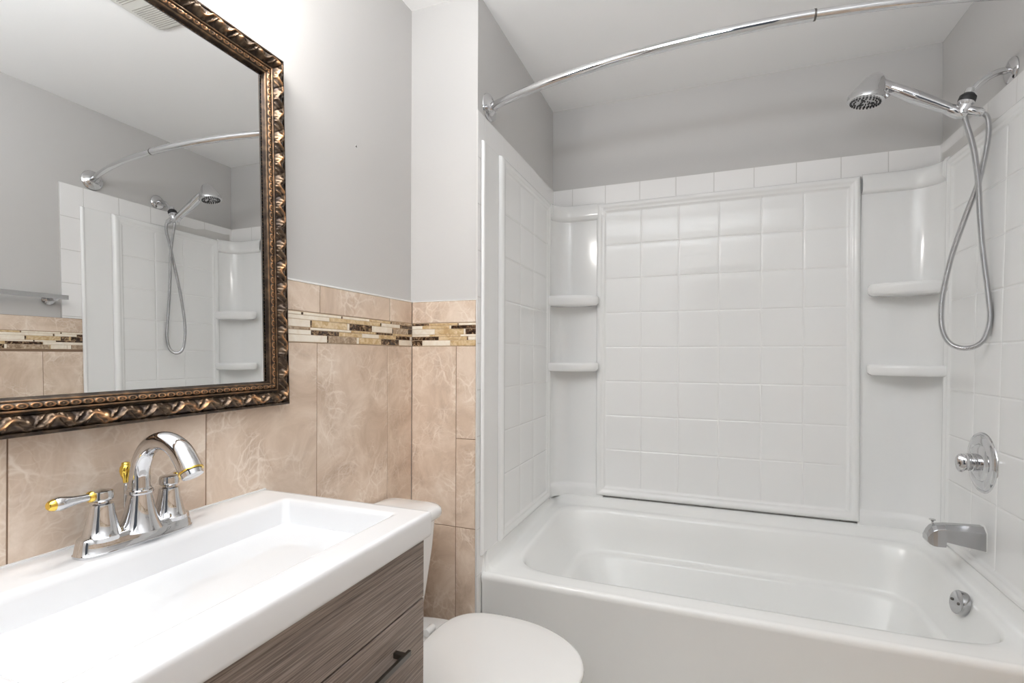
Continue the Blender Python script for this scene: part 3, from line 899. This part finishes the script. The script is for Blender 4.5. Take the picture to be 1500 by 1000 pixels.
for (o2, dr, inn, L_) in sides:
    ns = int(L_ / 0.0016); b0 = len(V)
    for k in range(ns + 1):
        for t in [-1] + tsamp:
            if t < 0:
                t2, h, rl_ = 0.0, -0.003, 0.05
            else:
                t2 = t
            s = t2 + (L_ - 2 * t2) * k / ns
            if t >= 0:
                rr_ = relief(s, t2); base = interp(fprof, t2)
                amp = 0.0070 if t2 < 0.034 else 0.0018
                h = base + amp * rr_ - (0.0035 if 0.006 < t2 < 0.032 else 0)
                bead = 0.40 if (0.0345 < t2 < 0.039 or 0.050 < t2 < 0.053) else 0.0
                if t2 < 0.034: rl_ = 0.16 + 0.62 * rr_ * (0.55 + 0.45 * math.sin(s * 73) * math.sin(s * 31 + 1))
                elif 0.0398 < t2 < 0.0492: rl_ = 0.18 + 0.55 * rr_
                else: rl_ = max(0.12, bead)
            V.append(mplace(o2[0] + dr[0] * s + inn[0] * t2, o2[1] + dr[1] * s + inn[1] * t2, h)); A.append(rl_)
    nt_ = len(tsamp) + 1
    for k in range(ns):
        for i in range(nt_ - 1):
            F.append((b0 + k * nt_ + i, b0 + (k + 1) * nt_ + i, b0 + (k + 1) * nt_ + i + 1, b0 + k * nt_ + i + 1))
obj('frame', (V, F, [0] * len(F)), M['frame'], MIR, angle=60, attr=('relief', A))
gl = [mplace(y, z, h) for h in (-0.002, 0.0) for (y, z) in ((FY0 + 0.05, FZ0 + 0.05), (FY1 - 0.05, FZ0 + 0.05), (FY1 - 0.05, FZ1 - 0.05), (FY0 + 0.05, FZ1 - 0.05))]
# the glass is exactly planar
gl = [(XM + h - MTY * (y - 0.8) - MTZ * (z - 1.45), y, z) for (x, y, z), h in zip(gl, [-0.002] * 4 + [0.0] * 4)]
obj('mirror_glass', (gl, [(4, 5, 6, 7), (3, 2, 1, 0), (0, 1, 5, 4), (1, 2, 6, 5), (2, 3, 7, 6), (3, 0, 4, 7)], [0] * 6), M['mirror'], MIR, smooth=False)

# ------------------------------------------------------------------ vanity light above the mirror
VL = thing('vanity_light', (XPAINT, 0.56, 2.06), 'three-globe vanity light bar on the wall above the mirror', 'light fixture')
obj('back_plate', box(XPAINT, XPAINT + 0.022, 0.28, 0.78, 2.05, 2.15), M['steel'], VL, smooth=False, bevel=0.004)
for yy in (0.34, 0.53, 0.72):
    ar = obj('lamp_arm', tube(spline([(XPAINT + 0.02, yy, 2.10), (XPAINT + 0.07, yy, 2.105), (XPAINT + 0.105, yy, 2.08), (XPAINT + 0.11, yy, 2.05)], 6), 0.008, 14), M['steel'], VL)
    obj('glass_shade', lathe([(0.0, 0.052), (0.018, 0.05), (0.03, 0.04), (0.042, 0.018), (0.046, -0.005), (0.042, -0.028), (0.028, -0.045), (0.0, -0.05)], (XPAINT + 0.11, yy, 1.995), (0, 0, 1), 28), M['bulb'], VL)
# unseen ceiling lamp behind the camera, added for weak fill light
CLm = thing('added_ceiling_lamp', (0.75, -0.35, ZC), 'round flush ceiling lamp added unseen behind the camera for fill light', 'ceiling lamp')
obj('added_lamp_base', lathe([(0, 0.001), (0.15, 0.001), (0.15, 0.02), (0, 0.02)], (0.75, -0.35, ZC), (0, 0, -1), 40), M['steel'], CLm)
obj('added_lamp_dome', lathe([(0.14, 0.02), (0.138, 0.035), (0.12, 0.06), (0.08, 0.08), (0.03, 0.088), (0, 0.089)], (0.75, -0.35, ZC), (0, 0, -1), 40), M['dome'], CLm)

# ------------------------------------------------------------------ wall anchor hole
AN = thing('wall_anchor', (XPAINT, 1.194, 1.7597), 'small dark screw hole in the plain grey wall right of the mirror', 'screw hole')
obj('anchor_ring', lathe([(0.0, -0.004), (0.0042, -0.004), (0.0042, 0.0004), (0.0026, 0.0007), (0, 0.0007)], (XPAINT, 1.194, 1.7597), (1, 0, 0), 16), M['door'], AN)
obj('screw_hole', loft([[(XPAINT + h, 1.194 + a, 1.7597 + b) for a, b in ((-0.0032, -0.003), (0.0032, -0.003), (0.0016, 0.001), (0, 0.0038), (-0.0014, 0.001))] for h in (0.0004, 0.0011)]), M['dark'], AN, smooth=False)

# ------------------------------------------------------------------ vanity cabinet and sink
CY0, CY1 = 0.235, 0.861
VC = thing('vanity_cabinet', (-0.03, 0.548, 0.0), 'grey-brown wood grain vanity cabinet under the white sink', 'cabinet')
obj('cabinet_body', join(box(XL + 0.002, 0.155, CY0, CY1, 0.10, 0.70), box(XL + 0.002, 0.155, CY0, CY0 + 0.016, 0.70, 0.795), box(XL + 0.002, 0.155, CY1 - 0.016, CY1, 0.70, 0.795),
                         box(0.130, 0.155, CY0 + 0.016, CY1 - 0.016, 0.70, 0.795)), M['wood'], VC, smooth=False, bevel=0.001)
obj('front_rail', box(0.156, 0.178, CY0, CY1, 0.6755, 0.7955), M['wood'], VC, smooth=False, bevel=0.001)
for z0, z1, zh in ((0.40, 0.6725, 0.614), (0.125, 0.397, 0.338)):
    dr = obj('drawer', box(0.156, 0.178, CY0, CY1, z0, z1), M['wood'], VC, smooth=False, bevel=0.001)
    yc = (CY0 + CY1) / 2; e1 = 0.778; e0 = 2 * yc - e1
    obj('handle', join(box(0.196, 0.203, e0, e1, zh - 0.005, zh + 0.005), box(0.177, 0.198, e1 - 0.020, e1 - 0.010, zh - 0.005, zh + 0.005), box(0.177, 0.198, e0 + 0.010, e0 + 0.020, zh - 0.005, zh + 0.005)),
        M['nickel'], dr, smooth=False, bevel=0.001)
for (x, y) in ((-0.22, CY0 + 0.03), (-0.22, CY1 - 0.03), (0.12, CY0 + 0.03), (0.12, CY1 - 0.03)):
    obj('leg', box(x - 0.018, x + 0.018, y - 0.018, y + 0.018, 0.0, 0.10), M['nickel'], VC, smooth=False, bevel=0.002)

SK = thing('sink', (-0.03, 0.548, 0.786), 'white rectangular sink top with deep rectangular basin on the wooden vanity', 'sink')
SX0, SX1, SY0, SY1, SZ = XL + 0.0015, 0.194, 0.231, 0.866, 0.844
def rr4(x0, x1, y0, y1, z, r, n=8):
    out = []
    for (cx, cy, a0) in ((x1 - r, y1 - r, 0), (x0 + r, y1 - r, 90), (x0 + r, y0 + r, 180), (x1 - r, y0 + r, 270)):
        for k in range(n + 1):
            a = math.radians(a0 + 90 * k / n)
            out.append((cx + r * math.cos(a), cy + r * math.sin(a), z))
    return out
rings = [rr4(SX0 + 0.02, SX1 - 0.022, SY0 + 0.022, SY1 - 0.022, 0.796, 0.004), rr4(SX0, SX1 - 0.003, SY0 + 0.003, SY1 - 0.003, 0.7955, 0.004), rr4(SX0, SX1 - 0.001, SY0 + 0.001, SY1 - 0.001, 0.798, 0.004), rr4(SX0, SX1, SY0, SY1, 0.803, 0.005),
         rr4(SX0, SX1, SY0, SY1, SZ - 0.012, 0.005), rr4(SX0, SX1, SY0, SY1, SZ - 0.008, 0.005), rr4(SX0, SX1 - 0.001, SY0 + 0.001, SY1 - 0.001, SZ - 0.003, 0.005), rr4(SX0 + 0.001, SX1 - 0.004, SY0 + 0.004, SY1 - 0.004, SZ, 0.005),
         rr4(SX0 + 0.004, SX1 - 0.010, SY0 + 0.010, SY1 - 0.010, SZ, 0.006), rr4(-0.149, 0.145, 0.261, 0.833, SZ, 0.012), rr4(-0.144, 0.140, 0.266, 0.828, SZ, 0.012), rr4(-0.140, 0.136, 0.270, 0.824, SZ - 0.0012, 0.012), rr4(-0.137, 0.133, 0.273, 0.821, SZ - 0.004, 0.012),
         rr4(-0.135, 0.131, 0.275, 0.819, SZ - 0.012, 0.013), rr4(-0.129, 0.118, 0.282, 0.812, 0.775, 0.016), rr4(-0.127, 0.112, 0.284, 0.810, 0.760, 0.018),
         rr4(-0.121, 0.103, 0.290, 0.804, 0.7505, 0.020), rr4(-0.110, 0.092, 0.30, 0.793, 0.7465, 0.022), rr4(-0.045, -0.035, 0.52, 0.53, 0.743, 0.004)]
obj('basin_top', loft(rings), M['sinkwhite'], SK, angle=50)
dc = (-0.040, 0.526, 0.7440)
dr_ = obj('drain', lathe([(0.0, -0.002), (0.0325, 0.001), (0.0325, 0.0030), (0.030, 0.0040), (0.021, 0.0022), (0.0, 0.001)], dc, (0, 0, 1), 40), M['steel'], SK)
obj('stopper', lathe([(0, 0.0), (0.0165, 0.0), (0.0165, 0.009), (0.0150, 0.0095), (0.0150, 0.0115), (0.0185, 0.0130), (0.0195, 0.0150), (0.0180, 0.0175), (0.0, 0.0190)], dc, (0.02, 0.05, 1), 40), M['steel'], dr_)
obj('caulk', box(SX0 - 0.002, SX0 + 0.003, SY0, SY1, SZ - 0.002, SZ + 0.002), M['caulk'], SK, smooth=False)

# ------------------------------------------------------------------ sink faucet
FX, FY = -0.180, 0.549
FA = thing('sink_faucet', (FX, FY, SZ), 'two-handle chrome sink faucet with brass accents and a high arc spout', 'faucet')
bs = []
for z, dx, dy in ((0.0, 0.0285, 0.088), (0.0035, 0.0290, 0.0885), (0.005, 0.0275, 0.087), (0.018, 0.0255, 0.085), (0.0255, 0.0240, 0.0835), (0.028, 0.0215, 0.081)):
    bs.append(sring(FX - dx, FX + dx, FY - dy, FY + dy, SZ + z, 3.0, 96))
obj('deck_plate', loft(bs), M['chrome'], FA, angle=50)
for s in (-1, 1):
    hy = FY + s * 0.0525
    o1 = obj('handle_base', lathe([(0, 0.020), (0.0265, 0.020), (0.0265, 0.0262), (0.0245, 0.028), (0.0205, 0.044), (0.0170, 0.060), (0.0158, 0.071), (0.0148, 0.0745), (0.0095, 0.0760), (0.0092, 0.081), (0, 0.081)], (FX, hy, SZ), (0, 0, 1), 40), M['chrome'], FA)
    hub = obj('handle', lathe([(0, 0.0795), (0.0130, 0.0795), (0.0150, 0.082), (0.0152, 0.090), (0.0140, 0.0945), (0.009, 0.0965), (0, 0.0970)], (FX, hy, SZ), (0, 0, 1), 36), M['chrome'], FA)
    L0 = Vector((FX, hy, SZ + 0.0885))
    dl = Vector((0.10, s * 1.0, 0.03)).normalized() if s < 0 else Vector((-0.30, s * 1.0, 0.0)).normalized()
    lev = obj('lever', lathe([(0, 0.010), (0.0060, 0.010), (0.0058, 0.020), (0.0060, 0.030), (0.0075, 0.042), (0.0098, 0.053), (0.0104, 0.059), (0.0092, 0.0645), (0.0082, 0.066), (0, 0.066)], L0, dl, 28), M['chrome'], hub)
    obj('brass_collar', lathe([(0, 0.0135), (0.0078, 0.0135), (0.0088, 0.0155), (0.0082, 0.0185), (0.0070, 0.0200), (0, 0.0200)], L0, dl, 24), M['brass'], hub)
    obj('brass_tip', lathe([(0, 0.0640), (0.0084, 0.0640), (0.0088, 0.0660), (0.0080, 0.0680), (0.0074, 0.0705), (0.0050, 0.0728), (0, 0.0735)], L0, dl, 24), M['brass'], hub)
sx = -0.174
obj('spout_pedestal', lathe([(0, 0.018), (0.0330, 0.020), (0.0300, 0.026), (0.0250, 0.038), (0.0205, 0.055), (0.0178, 0.070), (0.0165, 0.0775), (0.0185, 0.0790), (0.0192, 0.0815), (0.0185, 0.0840), (0.0165, 0.0855), (0.0155, 0.089), (0, 0.089)], (sx, FY, SZ), (0, 0, 1), 48), M['chrome'], FA)
sp = spline([(sx, FY, 0.928), (sx, FY, 0.955), (-0.1680, FY, 0.978), (-0.1520, FY, 0.9990), (-0.1260, FY, 1.0110), (-0.1000, FY, 1.0100), (-0.0770, FY, 0.9980), (-0.0610, FY, 0.9800), (-0.0535, FY, 0.9690)], 8)
obj('spout', tube(sp, lambda t: interp([(0, 0.0150), (0.2, 0.0142), (0.5, 0.0145), (0.75, 0.0168), (1.0, 0.0178)], t), 32), M['chrome'], FA, angle=60)
e = Vector(sp[-1]); ed = (sp[-1] - sp[-2]).normalized()
obj('brass_ring', lathe([(0, -0.0015), (0.0178, -0.0015), (0.0182, 0.0), (0.0178, 0.0015), (0, 0.0015)], e, ed, 36), M['brass'], FA)
obj('aerator', lathe([(0, 0.002), (0.0155, 0.002), (0.0150, 0.009), (0.012, 0.010), (0, 0.010)], e, ed, 32), M['chrome'], FA)
lr = obj('lift_rod', tube([(-0.2110, 0.5495, SZ + 0.015), (-0.2110, 0.5495, SZ + 0.100)], 0.0026, 14), M['chrome'], FA)
obj('brass_knob', lathe([(0, 0.092), (0.0035, 0.092), (0.0042, 0.098), (0.0072, 0.105), (0.0088, 0.112), (0.0080, 0.118), (0.0055, 0.122), (0.0062, 0.1235), (0.0050, 0.126), (0, 0.1265)], (-0.2110, 0.5495, SZ), (0, 0, 1), 28), M['brass'], lr)

# ------------------------------------------------------------------ toilet
TY = 1.145
TO = thing('toilet', (0.0, TY, 0.0), 'white toilet with closed lid between the vanity and the bathtub', 'toilet')
def ovalring(x0, x1, hw, z, back=2.6, front=2.0, N=72, cy=TY, xs=0.36):
    """egg: widest at xs of the length, blunt behind, round in front"""
    out = []
    xm = x0 + (x1 - x0) * xs
    for k in range(N):
        a = 2 * PI * k / N
        c, s = math.cos(a), math.sin(a)
        p = front if c > 0 else back
        r = (abs(c) ** p + abs(s) ** p) ** (-1 / p)
        x = xm + (x1 - xm if c > 0 else xm - x0) * r * c
        out.append((x, cy + hw * r * s, z))
    return out
bowl = [ovalring(-0.16, 0.24, 0.11, 0.0, 4, 2.4), ovalring(-0.155, 0.235, 0.105, 0.03, 4, 2.4), ovalring(-0.15, 0.23, 0.095, 0.10, 3.5, 2.3), ovalring(-0.15, 0.26, 0.105, 0.17, 3.2, 2.2),
        ovalring(-0.16, 0.33, 0.14, 0.25, 3, 2.1), ovalring(-0.175, 0.385, 0.168, 0.32, 3, 2.05), ovalring(-0.18, 0.405, 0.176, 0.352, 3, 2.0), ovalring(-0.18, 0.405, 0.176, 0.366, 3, 2.0), ovalring(-0.17, 0.395, 0.168, 0.370, 3, 2.0)]
obj('bowl', loft(bowl), M['porcelain'], TO, angle=60)
obj('tank_deck', loft([rr4(-0.232, -0.012, TY - 0.155, TY + 0.155, 0.30, 0.05), rr4(-0.236, -0.008, TY - 0.168, TY + 0.168, 0.345, 0.05), rr4(-0.236, -0.008, TY - 0.170, TY + 0.170, 0.352, 0.05), rr4(-0.230, -0.014, TY - 0.164, TY + 0.164, 0.357, 0.048)]), M['porcelain'], TO, angle=60)
obj('seat_ring', loft([ovalring(-0.002, 0.418, 0.183, z, 5, 2.0) for z in (0.371,)] + [ovalring(-0.004, 0.422, 0.186, 0.376, 5, 2.0), ovalring(-0.004, 0.422, 0.186, 0.386, 5, 2.0), ovalring(0.0, 0.418, 0.182, 0.389, 5, 2.0)]), M['seat'], TO, angle=60)
# lid: straight hinge edge, slightly domed
def lidring(q, z, x0=0.010, x1=0.432, hw=0.190):
    out = []
    for (x, y, _) in ovalring(x0, x1, hw, 0, 3.2, 2.0, xs=0.42):
        cx = x0 + (x1 - x0) * 0.45
        out.append((cx + (x - cx) * q, TY + (y - TY) * q, z))
    return out
lid = obj('lid', loft([lidring(0.97, 0.390), lidring(0.995, 0.392), lidring(1.0, 0.397), lidring(0.998, 0.402), lidring(0.988, 0.4055), lidring(0.96, 0.4075), lidring(0.8, 0.4105), lidring(0.5, 0.4125), lidring(0.15, 0.413)]), M['seat'], TO, angle=60)
for s in (-1, 1):
    obj('hinge', lathe([(0, -0.018), (0.010, -0.018), (0.011, -0.015), (0.011, 0.015), (0.010, 0.018), (0, 0.018)], (-0.020, TY + s * 0.075, 0.385), (0, 1, 0), 20), M['seat'], TO)
def tankring(hw, xf, z, xb=-0.232, bow=0.018, q=0.0):
    out = []
    n = 24; r = 0.035
    pts = rr4(xb + q, xf - q, TY - hw + q, TY + hw - q, z, r, 8)
    for (x, y, zz) in pts:
        k = 1 - ((y - TY) / hw) ** 2
        out.append((x + (bow * k if x > (xb + xf) / 2 else 0), y, zz))
    return out
tk = [tankring(0.155, -0.098, 0.358), tankring(0.165, -0.092, 0.366), tankring(0.180, -0.082, 0.46), tankring(0.195, -0.070, 0.58), tankring(0.200, -0.064, 0.664)]
obj('tank', loft(tk), M['porcelain'], TO, angle=60)
lk = [tankring(0.200, -0.062, 0.6645), tankring(0.209, -0.052, 0.667), tankring(0.212, -0.048, 0.674), tankring(0.212, -0.047, 0.685), tankring(0.210, -0.049, 0.693), tankring(0.203, -0.056, 0.7005, q=0.0), tankring(0.190, -0.069, 0.7045), tankring(0.12, -0.12, 0.7065)]
obj('tank_lid', loft(lk), M['porcelain'], TO, angle=60)
fh = obj('flush_lever', join(lathe([(0, -0.002), (0.012, -0.002), (0.012, 0.008), (0, 0.009)], (-0.053, TY - 0.14, 0.62), (1, 0, 0), 20), tube([(-0.045, TY - 0.14, 0.62), (-0.040, TY - 0.11, 0.618), (-0.036, TY - 0.07, 0.612)], [0.005, 0.006, 0.007], 12)), M['chrome'], TO)
